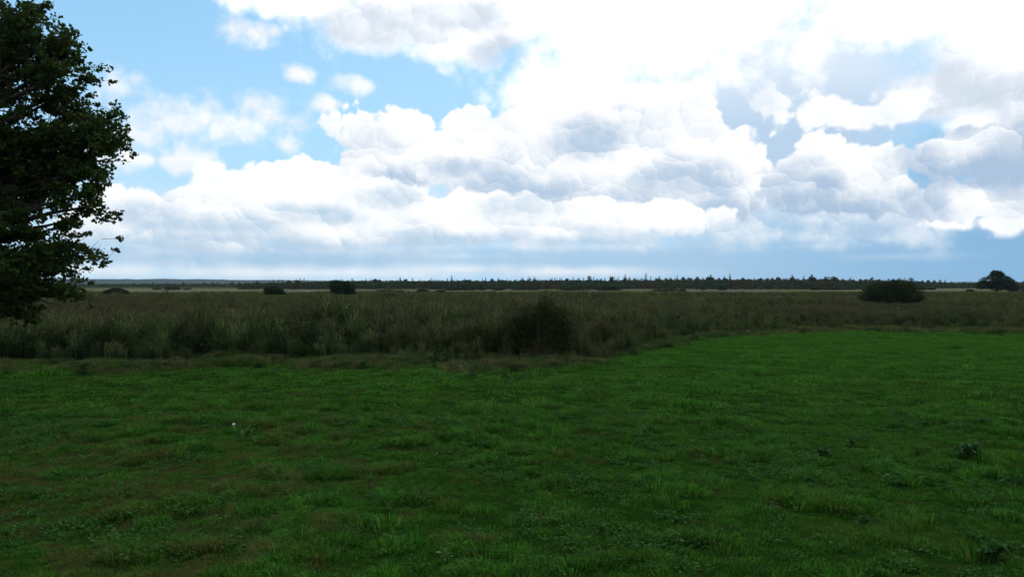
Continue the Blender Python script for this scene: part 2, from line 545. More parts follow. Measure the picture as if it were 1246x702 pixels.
def _ground(nt, out):
    g = gpos()
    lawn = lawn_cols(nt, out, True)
    marsh_k = mixc(noise(g, 1.3, 5, 0.6), (0.012, 0.012, 0.006), (0.035, 0.03, 0.014))
    x, y, z = sep(g)
    str_ = noise(vmath('MULTIPLY', g, (0.25, 1.0, 1.0)), 0.03, 5, 0.6)
    fine = noise(g, 0.6, 4, 0.6)
    str2 = noise(vmath('MULTIPLY', vmath('ADD', g, (90., 40., 0)), (0.35, 2.2, 1.0)), 0.035, 4, 0.65)
    far = mixc(smooth(str_, 0.49, 0.58) * smooth(str2, 0.42, 0.54), mixc(fine, (0.045, 0.06, 0.02), (0.08, 0.08, 0.034)), mixc(fine, (0.15, 0.13, 0.085), (0.30, 0.255, 0.185)))
    farther = mixc(fine, (0.03, 0.045, 0.018), (0.06, 0.06, 0.025))
    far = mixc(smooth(y, 520, 700), far, farther)
    k = mixc(attr('marsh'), lawn, mixc(smooth(y, 150, 260), marsh_k, far))
    k = mixc(smooth(mth('ABSOLUTE', y + 100), 260, 600) * smooth(y, 100, -100), k, farther)
    b = noise(g, 30, 4, 0.6)
    principled(nt, out, k, 1.0, 0.0, bump=(b, 0.6, 0.03))
M['ground'] = mat('ground', _ground)


def _hill(nt, out):
    g = gpos()
    v = noise(g, 0.02, 5, 0.65)
    k = mixc(smooth(v, 0.35, 0.65), (0.010, 0.018, 0.010), (0.028, 0.040, 0.018))
    fl = noise(vmath('ADD', g, (500., 90., 0)), 0.0022, 3, 0.5)
    k = mixc(smooth(fl, 0.6, 0.66) * 0.5, k, (0.06, 0.08, 0.03))
    principled(nt, out, k, 0.95, 0.05)
M['hill'] = mat('hill_woodland', _hill)


def _water(nt, out):
    p = nt.nodes.new('ShaderNodeBsdfPrincipled')
    p.inputs['Base Color'].default_value = (0.03, 0.035, 0.03, 1)
    p.inputs['Roughness'].default_value = 0.08
    p.inputs['IOR'].default_value = 1.33
    b = nt.nodes.new('ShaderNodeBump'); b.inputs['Strength'].default_value = 0.15; b.inputs['Distance'].default_value = 0.02
    nt.links.new(noise(gpos(), 3, 3).s, b.inputs['Height']); nt.links.new(b.outputs[0], p.inputs['Normal'])
    nt.links.new(p.outputs[0], out.inputs['Surface'])
M['water'] = mat('marsh_water', _water)
M['stem'] = mat('green_brown_stem', lambda nt, out: principled(nt, out, mixc(noise(gpos(), 30, 3), (0.05, 0.06, 0.02), (0.09, 0.06, 0.035)), 0.7, 0.2))
M['cap'] = mat('mushroom_cap', lambda nt, out: principled(nt, out, mixc(noise(gpos(), 60, 3), (0.55, 0.52, 0.45), (0.78, 0.76, 0.70)), 0.6, 0.3))

# ================================================================== setting
def axis(near, step, far, grow=1.18):
    a = list(np.arange(0, near + 1e-6, step)); s = step
    while a[-1] < far:
        s *= grow; a.append(min(a[-1] + s, far))
    return np.array(a)
ax = axis(46, 0.32, 7800); xs = np.concatenate([-ax[:0:-1], ax])
ay = axis(62, 0.32, 7800); yn = axis(6, 0.5, 7800, 1.4); ys = np.concatenate([-yn[:0:-1], ay])
X, Y = np.meshgrid(xs, ys)
Z = gz_at(X, Y)
E = edge(X, np.where(Y > 1, Y, 1))
mm = np.clip((Y - E) / 2.0 + (fbm(X / 1.2, Y / 1.2, 9) - 0.5) * 1.2, 0, 1) * (Y > 5)
nx, ny = len(xs), len(ys)
ii = (np.arange(ny - 1)[:, None] * nx + np.arange(nx - 1)[None, :]).ravel()
fq = np.stack([ii, ii + 1, ii + 1 + nx, ii + nx], 1)
ground = obj('ground', mesh('ground', np.stack([X.ravel(), Y.ravel(), Z.ravel()], 1), fq, M['ground'], attr={'marsh': mm.ravel()}, smoothf=True))
tag(ground, kind='structure')

# far wooded ridge: a low swell of land 4 to 5.5 km away
hx = np.linspace(-7000, 7000, 900); hy = np.linspace(3700, 5900, 26)
HX, HY2 = np.meshgrid(hx, hy)
prof = np.sin(np.clip((HY2 - 3700) / 2200, 0, 1) * np.pi) ** 0.8
pxs = CX + F * HX / 4800
top = np.interp(pxs, [-700, 0, 110, 200, 330, 430, 700, 1100, 1246, 2000], [34, 36, 31, 30, 27, 22, 14, 12, 15, 24])
rough = fbm(HX / 16, HY2 / 90, 3, 3) * 10 + fbm(HX / 260, HY2 / 300, 4, 3) * 10 - 8.5
HZ = prof * np.maximum(top + rough, 2) - 0.5
n1 = len(hx)
ii = (np.arange(len(hy) - 1)[:, None] * n1 + np.arange(n1 - 1)[None, :]).ravel()
hills = obj('hills', mesh('hills', np.stack([HX.ravel(), HY2.ravel(), HZ.ravel()], 1), np.stack([ii, ii + 1, ii + 1 + n1, ii + n1], 1), M['hill']))
tag(hills, kind='structure')

# open water between the reeds and the wood
def pond(px0, px1, D0, D1, seed):
    t = np.linspace(0, 1, 40)
    xa = (px0 + (px1 - px0) * t - CX) / F
    taper = np.sin(np.pi * t) ** 0.35
    mid = (D0 + D1) / 2
    lo = mid - (mid - D0) * taper * (0.8 + 0.4 * fbm(t * 9, t * 0 + 3, seed))
    hi = mid + (D1 - mid) * taper * (0.8 + 0.4 * fbm(t * 7, t * 0 + 8, seed))
    v = np.concatenate([np.stack([xa * mid, lo, np.full(40, 0.03)], 1), np.stack([xa * mid, hi, np.full(40, 0.03)], 1)])
    i = np.arange(39)
    tag(obj('water', mesh('water', v, np.stack([i, i + 1, i + 41, i + 40], 1), M['water'])), kind='structure')
pond(684, 770, 285, 345, 1)
pond(815, 938, 300, 372, 2)
pond(612, 640, 290, 310, 3)
pond(345, 395, 330, 372, 4)


# ================================================================== instanced ground cover (stuff)
def proto_collection(name, meshes):
    cl = bpy.data.collections.new(name)
    for i, me in enumerate(meshes):
        cl.objects.link(bpy.data.objects.new('%s_%02d' % (name, i), me))
    return cl


def scatter(name, pts, scale, idx, protos, label, cat=None, tilt=0.12):
    n = len(pts)
    me = bpy.data.meshes.new(name)
    me.vertices.add(n); me.vertices.foreach_set('co', np.asarray(pts, np.float32).ravel())
    for a, v in (('sc', scale), ('rz', rng.uniform(0, 6.283, n)), ('tx', rng.normal(0, tilt, n))):
        at = me.attributes.new(a, 'FLOAT', 'POINT'); at.data.foreach_set('value', np.asarray(v, np.float32))
    at = me.attributes.new('pi', 'INT', 'POINT'); at.data.foreach_set('value', np.asarray(idx, np.int32))
    o = link(bpy.data.objects.new(name, me))
    ng = bpy.data.node_groups.new(name, 'GeometryNodeTree')
    ng.interface.new_socket('Geometry', in_out='INPUT', socket_type='NodeSocketGeometry')
    ng.interface.new_socket('Geometry', in_out='OUTPUT', socket_type='NodeSocketGeometry')
    N = ng.nodes.new
    gi, go = N('NodeGroupInput'), N('NodeGroupOutput')
    iop, ci = N('GeometryNodeInstanceOnPoints'), N('GeometryNodeCollectionInfo')
    mp = N('GeometryNodeMeshToPoints')
    ci.inputs['Collection'].default_value = protos
    ci.inputs['Separate Children'].default_value = True
    ci.inputs['Reset Children'].default_value = True
    iop.inputs['Pick Instance'].default_value = True

    def na(nm, ty):
        q = N('GeometryNodeInputNamedAttribute'); q.data_type = ty; q.inputs['Name'].default_value = nm; return q.outputs['Attribute']
    L = ng.links.new
    L(gi.outputs[0], mp.inputs[0]); L(mp.outputs[0], iop.inputs['Points']); L(ci.outputs[0], iop.inputs['Instance'])
    L(na('pi', 'INT'), iop.inputs['Instance Index']); L(na('sc', 'FLOAT'), iop.inputs['Scale'])
    cx = N('ShaderNodeCombineXYZ'); L(na('tx', 'FLOAT'), cx.inputs[0]); L(na('rz', 'FLOAT'), cx.inputs[2])
    L(cx.outputs[0], iop.inputs['Rotation'])
    L(iop.outputs[0], go.inputs[0])
    md = o.modifiers.new('scatter', 'NODES'); md.node_group = ng
    tag(o, label, cat, kind='stuff')
    return o


def disc(n, r, seed):
    q = np.random.default_rng(seed); t = q.uniform(0, 6.283, n); rr = np.sqrt(q.random(n)) * r
    return np.stack([rr * np.cos(t), rr * np.sin(t), np.zeros(n)], 1)


# --- lawn clumps
def lawn_clump(n, r, h0, h1, w, seed):
    q = np.random.default_rng(seed)
    b = disc(n, r, seed)
    h = q.uniform(h0, h1, n) * (1.15 - 0.6 * np.linalg.norm(b, axis=1) / r)
    b[:, 2] = -0.015
    return blades(b, h, w, 0.95, 0.45, seed)
lp = []
for i in range(6):
    lp.append(lawn_clump(64, 0.15, 0.03, 0.10, 0.006, 10 + i)[:3])            # 0-5 near short turf
for i in range(3):
    lp.append(lawn_clump(90, 0.15, 0.09, 0.21, 0.007, 30 + i)[:3])            # 6-8 near tussocks
for i in range(5):
    lp.append(lawn_clump(90, 0.36, 0.04, 0.11, 0.014, 50 + i)[:3])            # 9-13 distant turf
for i in range(3):
    lp.append(lawn_clump(110, 0.30, 0.09, 0.22, 0.014, 70 + i)[:3])           # 14-16 distant tussocks
for i in range(3):                                                           # 17-19 clover and plantain leaves low in the turf
    qq = np.random.default_rng(90 + i); cb = disc(34, 0.13, 91 + i); cb[:, 2] = qq.uniform(0.02, 0.08, 34)
    lp.append(leaves(cb, 0.04, flat=0.75, seed=92 + i, aspect=0.8))
lawn_protos = proto_collection('lawn_tuft', [mesh('lawn_tuft', v, f, M['clover'] if i > 16 else M['lawn_blade'], attr={'rnd': r}) for i, (v, f, r) in enumerate(lp)])


def region(n, y0, y1, half=0.72, pad=3.0):
    """even scatter over a wedge in front of the standpoint"""
    y = np.sqrt(rng.uniform(y0 ** 2, y1 ** 2, int(n * 1.0)))
    x = rng.uniform(-1, 1, len(y)) * (half * y + pad)
    return x, y

x, y = region(36000, 4.5, 19)
k1 = np.ones(len(x), bool)
tus = fbm(x / 1.1, y / 0.9, 12, 4)
big = fbm(x / 6, y / 6, 13, 3)
t3 = fbm(x / 0.42, y / 0.32, 14, 3)
sc1 = (0.05 + 0.6 * tus + 1.3 * t3 ** 1.5) * (0.85 + 0.35 * big) * rng.uniform(0.7, 1.3, len(x))
id1 = np.where((0.5 * tus + 0.5 * t3) > 0.60, rng.integers(6, 9, len(x)), rng.integers(0, 6, len(x)))
hp = rng.random(len(x)) < np.clip((fbm(x / 1.3, y / 1.1, 16, 4) - 0.42) * 0.55, 0.01, 0.14)
id1 = np.where(hp, rng.integers(17, 20, len(x)), id1)
sc1 = np.where(hp, sc1 + 0.2, sc1)
x2, y2 = region(46000, 18, 56)
ok = y2 < edge(x2, y2) + 1.5
x2, y2 = x2[ok], y2[ok]
tus = fbm(x2 / 1.3, y2 / 1.0, 12, 4)
sc2 = (0.10 + 0.6 * tus + 1.3 * fbm(x2 / 0.7, y2 / 0.5, 14, 3) ** 1.5) * rng.uniform(0.7, 1.3, len(x2))
id2 = np.where(tus > 0.66, rng.integers(14, 17, len(x2)), rng.integers(9, 14, len(x2)))
XX, YY = np.concatenate([x, x2]), np.concatenate([y, y2])
bare = fbm(XX / 1.6 + 40, YY / 1.2, 21, 4)
keep = rng.random(len(XX)) > np.clip((bare - 0.62) * 7, 0, 0.6)
pts = np.stack([XX, YY, gz_at(XX, YY)], 1)[keep]
scatter('grass', pts, np.concatenate([sc1, sc2])[keep], np.concatenate([id1, id2])[keep], lawn_protos,
        'dark green pasture grass covering the whole foreground')


# --- tall marsh plants
def reed_clump(seed, h0=1.1, h1=1.75, n=26, r=0.42):
    q = np.random.default_rng(seed)
    b = disc(n, r, seed)
    h = q.uniform(h0, h1, n)
    st = blades(b, h, 0.014, 0.28, 0.2, seed)
    m = n * 5                                   # leaves arching off the stems
    k = q.integers(0, n, m)
    hb = b[k] + np.stack([q.normal(0, 0.04, m), q.normal(0, 0.04, m), h[k] * q.uniform(0.2, 0.85, m)], 1)
    lf = blades(hb, q.uniform(0.25, 0.55, m), 0.034, 1.0, 0.55, seed + 1)
    pk = b + np.stack([q.normal(0, 0.1, n), q.normal(0, 0.1, n), h * 0.93], 1)
    pk = pk[: n // 2]
    pl = blades(pk, 0.22, 0.045, 0.6, 0.4, seed + 2)
    return join([(*st, 0), (*lf, 0), (*pl, 1)])


def herb_clump(seed, h0=0.8, h1=1.45, n=13, r=0.38):
    q = np.random.default_rng(seed)
    b = disc(n, r, seed)
    h = q.uniform(h0, h1, n)
    st = blades(b, h, 0.016, 0.25, 0.15, seed)
    m = n * 26
    k = q.integers(0, n, m); t = q.uniform(0.12, 1.0, m)
    cen = b[k] + np.stack([q.normal(0, 0.09, m), q.normal(0, 0.09, m), h[k] * t * 0.95], 1)
    lf = leaves(cen, 0.115, seed=seed + 1, aspect=0.5)
    return join([(*st, 0), (*lf, 0)])


def dead_clump(seed, h0=0.35, h1=0.8, n=60, r=0.35):
    q = np.random.default_rng(seed)
    b = disc(n, r, seed)
    st = blades(b, q.uniform(h0, h1, n), 0.012, 1.0, 0.5, seed)
    return join([(*st, 0)])


def seed_clump(seed, n=12, r=0.35):
    q = np.random.default_rng(seed)
    b = disc(n, r, seed); h = q.uniform(0.8, 1.5, n)
    st = blades(b, h, 0.013, 0.3, 0.15, seed)
    m = n * 16; k = q.integers(0, n, m)
    cen = b[k] + np.stack([q.normal(0, 0.05, m), q.normal(0, 0.05, m), h[k] * q.uniform(0.55, 0.98, m)], 1)
    lf = leaves(cen, 0.07, seed=seed + 1)
    return join([(*st, 0), (*lf, 0)])

mp = []
def mk(t, mats): return mesh('marsh_plant', t[0], t[1], mats, t[3], {'rnd': t[2]})
for i in range(5): mp.append(mk(reed_clump(100 + i * 7), [M['reed'], M['russet']]))              # 0-4
for i in range(4): mp.append(mk(herb_clump(200 + i * 7), [M['herb']]))                            # 5-8
for i in range(3): mp.append(mk(dead_clump(300 + i * 7), [M['dead']]))                            # 9-11
for i in range(2): mp.append(mk(seed_clump(400 + i * 7), [M['russet']]))                          # 12-13
for i in range(3): mp.append(mk(reed_clump(500 + i * 7, 0.5, 0.95, 44, 0.5), [M['sedge'], M['reed']]))   # 14-16 low sedge
for i in range(2): mp.append(mk(herb_clump(600 + i * 7, 0.35, 0.7, 14, 0.35), [M['herb']]))       # 17-18 low herbs
marsh_protos = proto_collection('marsh_plant', mp)

P, SCL, ID = [], [], []
def add(x, y, s, i):
    P.append(np.stack([x, y, gz_at(x, y) - 0.03], 1)); SCL.append(s); ID.append(i)

for (y0, y1, dens, boost) in ((27, 56, 9.0, 1.0), (50, 85, 5.5, 0.95), (85, 142, 3.2, 0.98)):
    n = int(0.74 * (y1 ** 2 - y0 ** 2) * dens)
    x, y = region(n, y0, y1, 0.74, 6)
    if y0 > 30: ok = y > edge(x, y) + 0.5
    else: ok = (y > edge(x, y) + 0.5) & (y < 50)
    if y0 == 50: ok &= y >= 50
    x, y = x[ok], y[ok]
    d = y - edge(x, y)
    px = CX + F * x / y
    big = fbm(x / 9, y / 9, 31, 4)
    mid = fbm(x / 2.2, y / 2.2, 33, 3)
    r = rng.random(len(x))
    herb = ((big > 0.56) & (r < 0.7)) | ((d < 7 + 8 * mid) & (px < 640) & (r < 0.52)) | (r < 0.18)
    herb &= d < 45
    rus = (~herb) & ((fbm(x / 5, y / 5, 35) > 0.62) & (r < 0.35))
    idx = np.where(herb, rng.integers(5, 9, len(x)), rng.integers(0, 5, len(x)))
    idx = np.where(rus, rng.integers(12, 14, len(x)), idx)
    patch = fbm(x / 22, y / 13, 37, 3)
    low = (d > 25) & (patch > 0.52) | (y > 105)
    idx = np.where(low & ~herb, rng.integers(14, 17, len(x)), idx)
    ramp = np.clip(0.30 + (d + 1.5 * (mid - 0.5)) / np.interp(px, [250, 480], [3.2, 6.5]), 0.30, 1.0)
    stand = 0.82 + 0.40 * fbm(x / 14, y / 10, 57, 2)
    hsc = boost * ramp * stand * (0.60 + 0.62 * mid) * rng.uniform(0.62, 1.22, len(x))
    hsc *= 0.70 + 0.62 * fbm(x / 4.5, y / 4.5, 39, 3)
    right = np.clip((px - 740) / 200, 0, 1)
    hsc *= 1 - 0.30 * right * np.clip(y / 60, 0, 1)
    hsc *= 1 - 0.45 * np.exp(-((px - 1085) / 60) ** 2) * (y > 60) * (y < 109)
    hsc *= 1 - 0.55 * np.exp(-((px - 655) / 48) ** 4) * (y < 32.8)
    add(x, y, hsc, idx)
scatter('reeds', np.concatenate(P), np.concatenate(SCL), np.concatenate(ID), marsh_protos,
        'tall olive and brown reed and herb growth filling the marsh behind the grass', tilt=0.08)

# straw-coloured verge in front of the reeds
P, SCL, ID = [], [], []
n = 26000
px = rng.uniform(-120, 1400, n)
e0 = EYE * F / (np.interp(px, _E[:, 0], _E[:, 1]) - HY)
wid = np.interp(px, [-100, 200, 400, 470, 560, 740, 800, 900, 1300], [0.9, 1.2, 2.2, 3.6, 4.2, 4.8, 2.4, 1.8, 1.8])
y = e0 + (rng.random(n) ** 1.1) * wid - 0.4 - rng.exponential(0.55, n) - 1.6 * np.clip(fbm(px / 45, px * 0, 46, 3) - 0.5, 0, 1) * 3 * rng.random(n)
x = (px - CX) / F * y
nz = fbm(x / 1.4, y / 1.4, 44, 3)
ok = nz + 0.35 * (rng.random(len(nz)) - 0.5) > 0.44
x, y, nz = x[ok], y[ok], nz[ok]
r = rng.random(len(x))
idx = np.where(r < 0.72, rng.integers(9, 12, len(x)), rng.integers(17, 19, len(x)))
add(x, y, (0.15 + 0.85 * nz * rng.random(len(x)) ** 1.3) * np.where(idx < 12, 1.0, 0.75), idx)
scatter('dead_grass', np.concatenate(P), np.concatenate(SCL), np.concatenate(ID), marsh_protos,
        'straw-brown dead grass and low weeds along the edge of the marsh', tilt=0.15)


# low tussocks and sedge on the open meadow beyond the reeds
P, SCL, ID = [], [], []
x, y = region(22000, 138, 270, 0.74, 10)
ok = fbm(x / 30, y / 14, 51, 3) > 0.42
x, y = x[ok], y[ok]
add(x, y, rng.uniform(0.35, 0.80, len(x)), rng.integers(14, 17, len(x)))
scatter('sedge', np.concatenate(P), np.concatenate(SCL), np.concatenate(ID), marsh_protos, 'low sedge on the flat bog beyond the reeds')


# ================================================================== woody plants
def lumpy(lumps, n, seed, shell=0.35, jag=0.35):
    """points through a set of ellipsoidal lumps, mostly near their surfaces, uneven outline"""
    q = np.random.default_rng(seed)
    lumps = np.asarray(lumps, float)
    vol = (lumps[:, 3] * lumps[:, 4] * lumps[:, 5]) ** (2 / 3)
    k = q.choice(len(lumps), n, p=vol / vol.sum())
    d = unit(q.normal(size=(n, 3)))
    L = lumps[k]
    rad = 1 - shell * q.random(n) ** 1.5
    w = fbm(d[:, 0] * 3 + L[:, 0] + 9, d[:, 1] * 3 + d[:, 2] * 2.3 + L[:, 2] + 7, seed % 17, 3)
    rad = rad * (1 + jag * (w - 0.5) * 2)
    p = L[:, :3] + d * L[:, 3:6] * rad[:, None]
    return p, d


def stems(n, h, r, rad, seed, lean=0.3):
    q = np.random.default_rng(seed); parts = []
    for i in range(n):
        a = q.uniform(0, 6.283); b = np.array([np.cos(a), np.sin(a), 0])
        p0 = b * r * q.uniform(0, 0.4)
        top_ = b * (lean * h * q.uniform(0.3, 1.2)); hh = h * q.uniform(0.65, 1)
        t = np.linspace(0, 1, 5)[:, None]
        pts = p0 + top_ * t ** 1.4 + np.array([0, 0, hh]) * t + q.normal(0, 0.02 * h, (5, 3)) * t
        parts.append(tube(pts, rad * np.linspace(1, 0.25, 5), 5))
    return join(parts)


def bush(name, loc, lumps, n, leaf, m, label, cat, seed, shell=0.45, jag=0.4, twigs=0, stem_n=7, group=None):
    t = empty(name, loc, label, cat, group)
    p, d = lumpy(lumps, n, seed, shell, jag)
    p = p[p[:, 2] > 0.02] if True else p
    d = d[: len(p)]
    parts = [leaves(p, leaf, seed=seed)]
    hh = max(l[2] + l[5] for l in lumps)
    if twigs:
        q = np.random.default_rng(seed + 5)
        tp, td = lumpy(lumps, twigs, seed + 6, 0.02, jag)
        for a, b in zip(tp, td):
            b = unit(b + np.array([0, 0, 0.5])); ln = q.uniform(0.15, 0.4) * hh * 0.4
            s = np.linspace(0, 1, 14)[:, None]
            c_ = a + b * s * ln + q.normal(0, 0.03, (14, 3))
            parts.append(leaves(c_, leaf * 0.9, out=np.broadcast_to(b, (14, 3)), seed=int(q.integers(1e6))))
    v, f, r, _ = join(parts)
    fo = obj('foliage', mesh('foliage', v, f, m, attr={'rnd': r}), t)
    fo['kind'] = 'stuff'
    v, f, r, _ = stems(stem_n, hh * 0.85, max(l[3] for l in lumps), 0.03 * hh / 2.5, seed + 1)
    so = obj('stems', mesh('stems', v, f, M['bark'], smoothf=True), t); so['kind'] = 'stuff'
    return t

# thorn bush in the reeds, middle of the picture (36 m)
q = np.random.default_rng(3)
L = [(0.15, 0, 0.95, 0.95, 0.8, 0.75), (-0.95, 0.1, 0.85, 0.62, 0.6, 0.55), (0.95, 0.1, 0.95, 0.55, 0.6, 0.6), (0.1, -0.3, 0.45, 1.2, 0.7, 0.42), (1.3, -0.1, 0.5, 0.4, 0.5, 0.4), (-1.45, 0.1, 0.5, 0.45, 0.5, 0.36)]
for k in range(26):
    xx = q.uniform(-1.35, 1.35); top_ = 2.45 - 0.85 * abs(xx - 0.25) - 0.25 * q.random()
    zz = q.uniform(0.7, 1.0) * top_; rr = q.uniform(0.14, 0.34)
    L.append((xx, q.uniform(-0.5, 0.5), zz, rr * 1.2, rr, rr))
L += [(-0.45, 0, 1.75, 0.6, 0.6, 0.5), (0.85, 0, 1.8, 0.5, 0.5, 0.42), (-0.9, 0, 1.4, 0.45, 0.5, 0.4), (-0.2, 0, 1.35, 0.95, 0.7, 0.6), (0.6, 0.1, 1.5, 0.75, 0.6, 0.6), (0.3, 0, 2.45, 0.16, 0.16, 0.26), (0.12, 0.1, 2.2, 0.2, 0.2, 0.3), (0.55, 0, 2.25, 0.16, 0.2, 0.22)]
bx, by = W(655, 32.6)[:2]
thorn = bush('thorn_bush', (bx, by, float(gz_at(bx, by))), L, 11000, 0.085, M['thorn'], 'dark ragged thorn bush standing in the reeds at the near edge of the marsh', 'bush', 11, 0.7, 0.85, twigs=150, stem_n=9)

# round willow on the right (107 m)
L = [(0, 0, 1.6, 3.6, 2.8, 1.75), (-2.2, 0, 1.5, 1.9, 2, 1.45), (2.1, 0, 1.5, 2.0, 2, 1.5), (0.5, 0, 2.6, 2.2, 2, 1.0), (-0.9, 0, 2.4, 1.8, 1.8, 0.95), (3.1, 0, 0.9, 1.1, 1.3, 0.9), (-3.1, 0, 0.9, 1.0, 1.3, 0.9)]
bush('willow_bush', W(1085, 107), L, 20000, 0.2, M['bush'], 'wide rounded dark bush standing alone in the marsh on the right', 'bush', 21, 0.55, 0.5, twigs=90)

# two rounded bushes on the left
L = [(0, 0, 1.8, 2.5, 2.2, 1.9), (-1.0, 0, 2.4, 1.4, 1.4, 1.3), (1.1, 0, 2.3, 1.4, 1.5, 1.3), (1.8, 0, 1.2, 1.1, 1.2, 1.1)]
bush('willow_bush', W(415, 160), L, 11000, 0.26, M['bush'], 'dark dome-shaped bush rising above the marsh to the left of the middle', 'bush', 31, 0.5, 0.4, twigs=50)
L = [(0, 0, 1.2, 2.1, 1.8, 1.35), (-1.1, 0, 1.7, 0.9, 1.1, 1.0), (1.3, 0, 1.1, 1.2, 1.2, 1.0), (0.3, 0, 1.7, 1.0, 1.1, 0.8)]
bush('willow_bush', W(333, 172), L, 8000, 0.26, M['bush'], 'small green bush with a peaked left side, left of the dark dome-shaped bush', 'bush', 41, 0.5, 0.45, twigs=40)
L = [(0, 0, 1.1, 2.2, 1.5, 1.1), (-1.7, 0, 0.9, 1.4, 1.2, 0.9), (1.6, 0, 0.9, 1.5, 1.2, 0.85)]
bush('willow_bush', W(141, 190, 0), L, 6000, 0.28, M['scrub'], 'low brownish bush at the far edge of the reeds nearest the big oak', 'bush', 51, 0.4, 0.25)

# dark low thickets on the open bog before the wood: px, distance, half width m, height m
TH = [(730, 372, 17.5, 3.0, 'long black-green thicket above the brightest strip of water'),
      (565, 380, 9, 2.3, 'dark low thicket on the bog just left of the thorn bush'),
      (596, 400, 7, 2.0, 'dark low thicket directly above the left shoulder of the thorn bush'),
      (474, 300, 5, 1.3, 'flat low thicket right of the dark dome-shaped bush'),
      (520, 300, 6, 1.5, 'low green thicket between the dome-shaped bush and the thorn bush'),
      (812, 340, 8, 1.3, 'small flat thicket between the two strips of water'),
      (868, 398, 6, 3.4, 'upright dark green thicket behind the right strip of water'),
      (640, 410, 8, 2.0, 'small thicket on the bog behind the tip of the thorn bush'),
      (1015, 400, 12, 2.3, 'long green thicket left of the wide rounded bush'),
      (1130, 420, 6, 2.0, 'small thicket just right of the wide rounded bush'),
      (1178, 300, 1.6, 1.2, 'tiny low bush beside the lone tree at far right'),
      (1238, 330, 9, 3.3, 'dark thicket to the right of the lone tree, at the picture edge'),
      (210, 420, 9, 2.2, 'dark thicket behind the pale grass on the left')]
for i, (px, D, hw, h, lab) in enumerate(TH):
    q = np.random.default_rng(900 + i)
    L = []
    for k in range(max(3, int(hw / 1.4))):
        xx = q.uniform(-1, 1) * hw * 0.9; hh = h * q.uniform(0.6, 1.0) * (1 - 0.35 * abs(xx / hw))
        L.append((xx, q.uniform(-1.5, 1.5), hh * 0.5, q.uniform(0.12, 0.3) * hw + 0.6, 1.4, hh * 0.55))
    bush('scrub_thicket', W(px, D), L, int(600 + hw * 190), 0.42, M['bush'] if i in (0, 1, 2) else M['scrub'], lab, 'thicket', 700 + i, 0.5, 0.25, stem_n=5)


# lone broadleaf at the right (290 m)
def tree_round(name, loc, H, wd, n, leaf, m, label, cat, seed, group=None):
    t = empty(name, loc, label, cat, group)
    q = np.random.default_rng(seed)
    L = [(0, 0, H * 0.72, wd * 0.17, wd * 0.2, H * 0.27), (-wd * .16, 0, H * 0.52, wd * .24, wd * .22, H * .25), (wd * .17, 0, H * .5, wd * .23, wd * .22, H * .26),
         (-wd * .33, 0, H * .33, wd * .18, wd * .18, H * .2), (wd * .36, 0, H * .28, wd * .16, wd * .18, H * .17), (0, -wd * .1, H * .36, wd * .36, wd * .24, H * .24),
         (-wd * .05, 0, H * .85, wd * .1, wd * .1, H * .14), (wd * .07, 0, H * .8, wd * .1, wd * .1, H * .14)]
    p, d = lumpy(L, n, seed, 0.55, 0.35)
    p = p[p[:, 2] > H * 0.05]
    v, f, r = leaves(p, leaf, seed=seed)
    o = obj('foliage', mesh('foliage', v, f, m, attr={'rnd': r}), t); o['kind'] = 'stuff'
    pts = np.array([(0, 0, -0.1), (0.05 * wd / 8, 0, H * .25), (-.02 * wd, 0.1, H * .5), (0, 0, H * .75)])
    parts = [tube(pts, np.array([.32, .24, .17, .06]) * H / 9, 8)]
    for k in range(7):
        a = q.uniform(0, 6.283); z0 = H * q.uniform(.2, .5)
        e_ = np.array([np.cos(a) * wd * .33, np.sin(a) * wd * .25, z0 + H * q.uniform(.1, .3)])
        s = np.linspace(0, 1, 4)[:, None]
        parts.append(tube(np.array([0, 0, z0]) * (1 - s) + e_ * s + np.array([0, 0, .1 * H]) * s * (1 - s), np.array([.12, .09, .06, .02]) * H / 9, 5))
    v, f, r, _ = join(parts)
    obj('trunk', mesh('trunk', v, f, M['bark'], smoothf=True), t)
    return t
tree_round('broadleaf_tree', W(1213, 290), 8.2, 14.5, 9000, 0.5, M['bush'], 'lone dark round-topped tree at the far right, rising above the treeline', 'tree', 61)

# ------------------------------------------------------------------ the distant wood
def conifer_mesh(seed, H=9.0, wd=2.6, kind=0):
    q = np.random.default_rng(seed)
    parts = []
    lay = 13 if kind == 0 else 8
    for k in range(lay):
        t = k / (lay - 1)
        z = H * ((0.10 + 0.86 * t) if kind == 0 else (0.42 + 0.52 * t))
        r = wd * 0.5 * ((1 - t) ** 0.8 + 0.06) if kind == 0 else wd * 0.5 * math.sin(math.pi * (0.2 + 0.75 * t))
        r *= q.uniform(0.7, 1.15)
        n = 14
        a = q.uniform(0, 6.283, n); rr = r * q.uniform(0.35, 1, n)
        cen = np.stack([np.cos(a) * rr, np.sin(a) * rr, np.full(n, z) - rr * 0.25 + q.normal(0, 0.12, n)], 1)
        out = np.stack([np.cos(a), np.sin(a), np.full(n, -0.35)], 1)
        parts.append((*leaves(cen, max(0.45, r * 0.9), out=out * 1.5, seed=seed * 31 + k, aspect=0.55), 0))
    parts.append((*leaves(np.array([[0, 0, H * 0.97], [0, 0, H * 0.93]]), 0.8, out=np.array([[0, 0, 3.0]] * 2), seed=seed, aspect=0.25), 0))
    parts.append((*tube(np.array([(0, 0, -.1), (0, 0, H * .5), (0, 0, H * .95)]), np.array([.16, .11, .03]) * H / 9, 5), 1))
    v, f, r, mi = join(parts)
    return mesh('conifer_tree', v, f, [M['conifer'], M['bark']], mi, {'rnd': r})


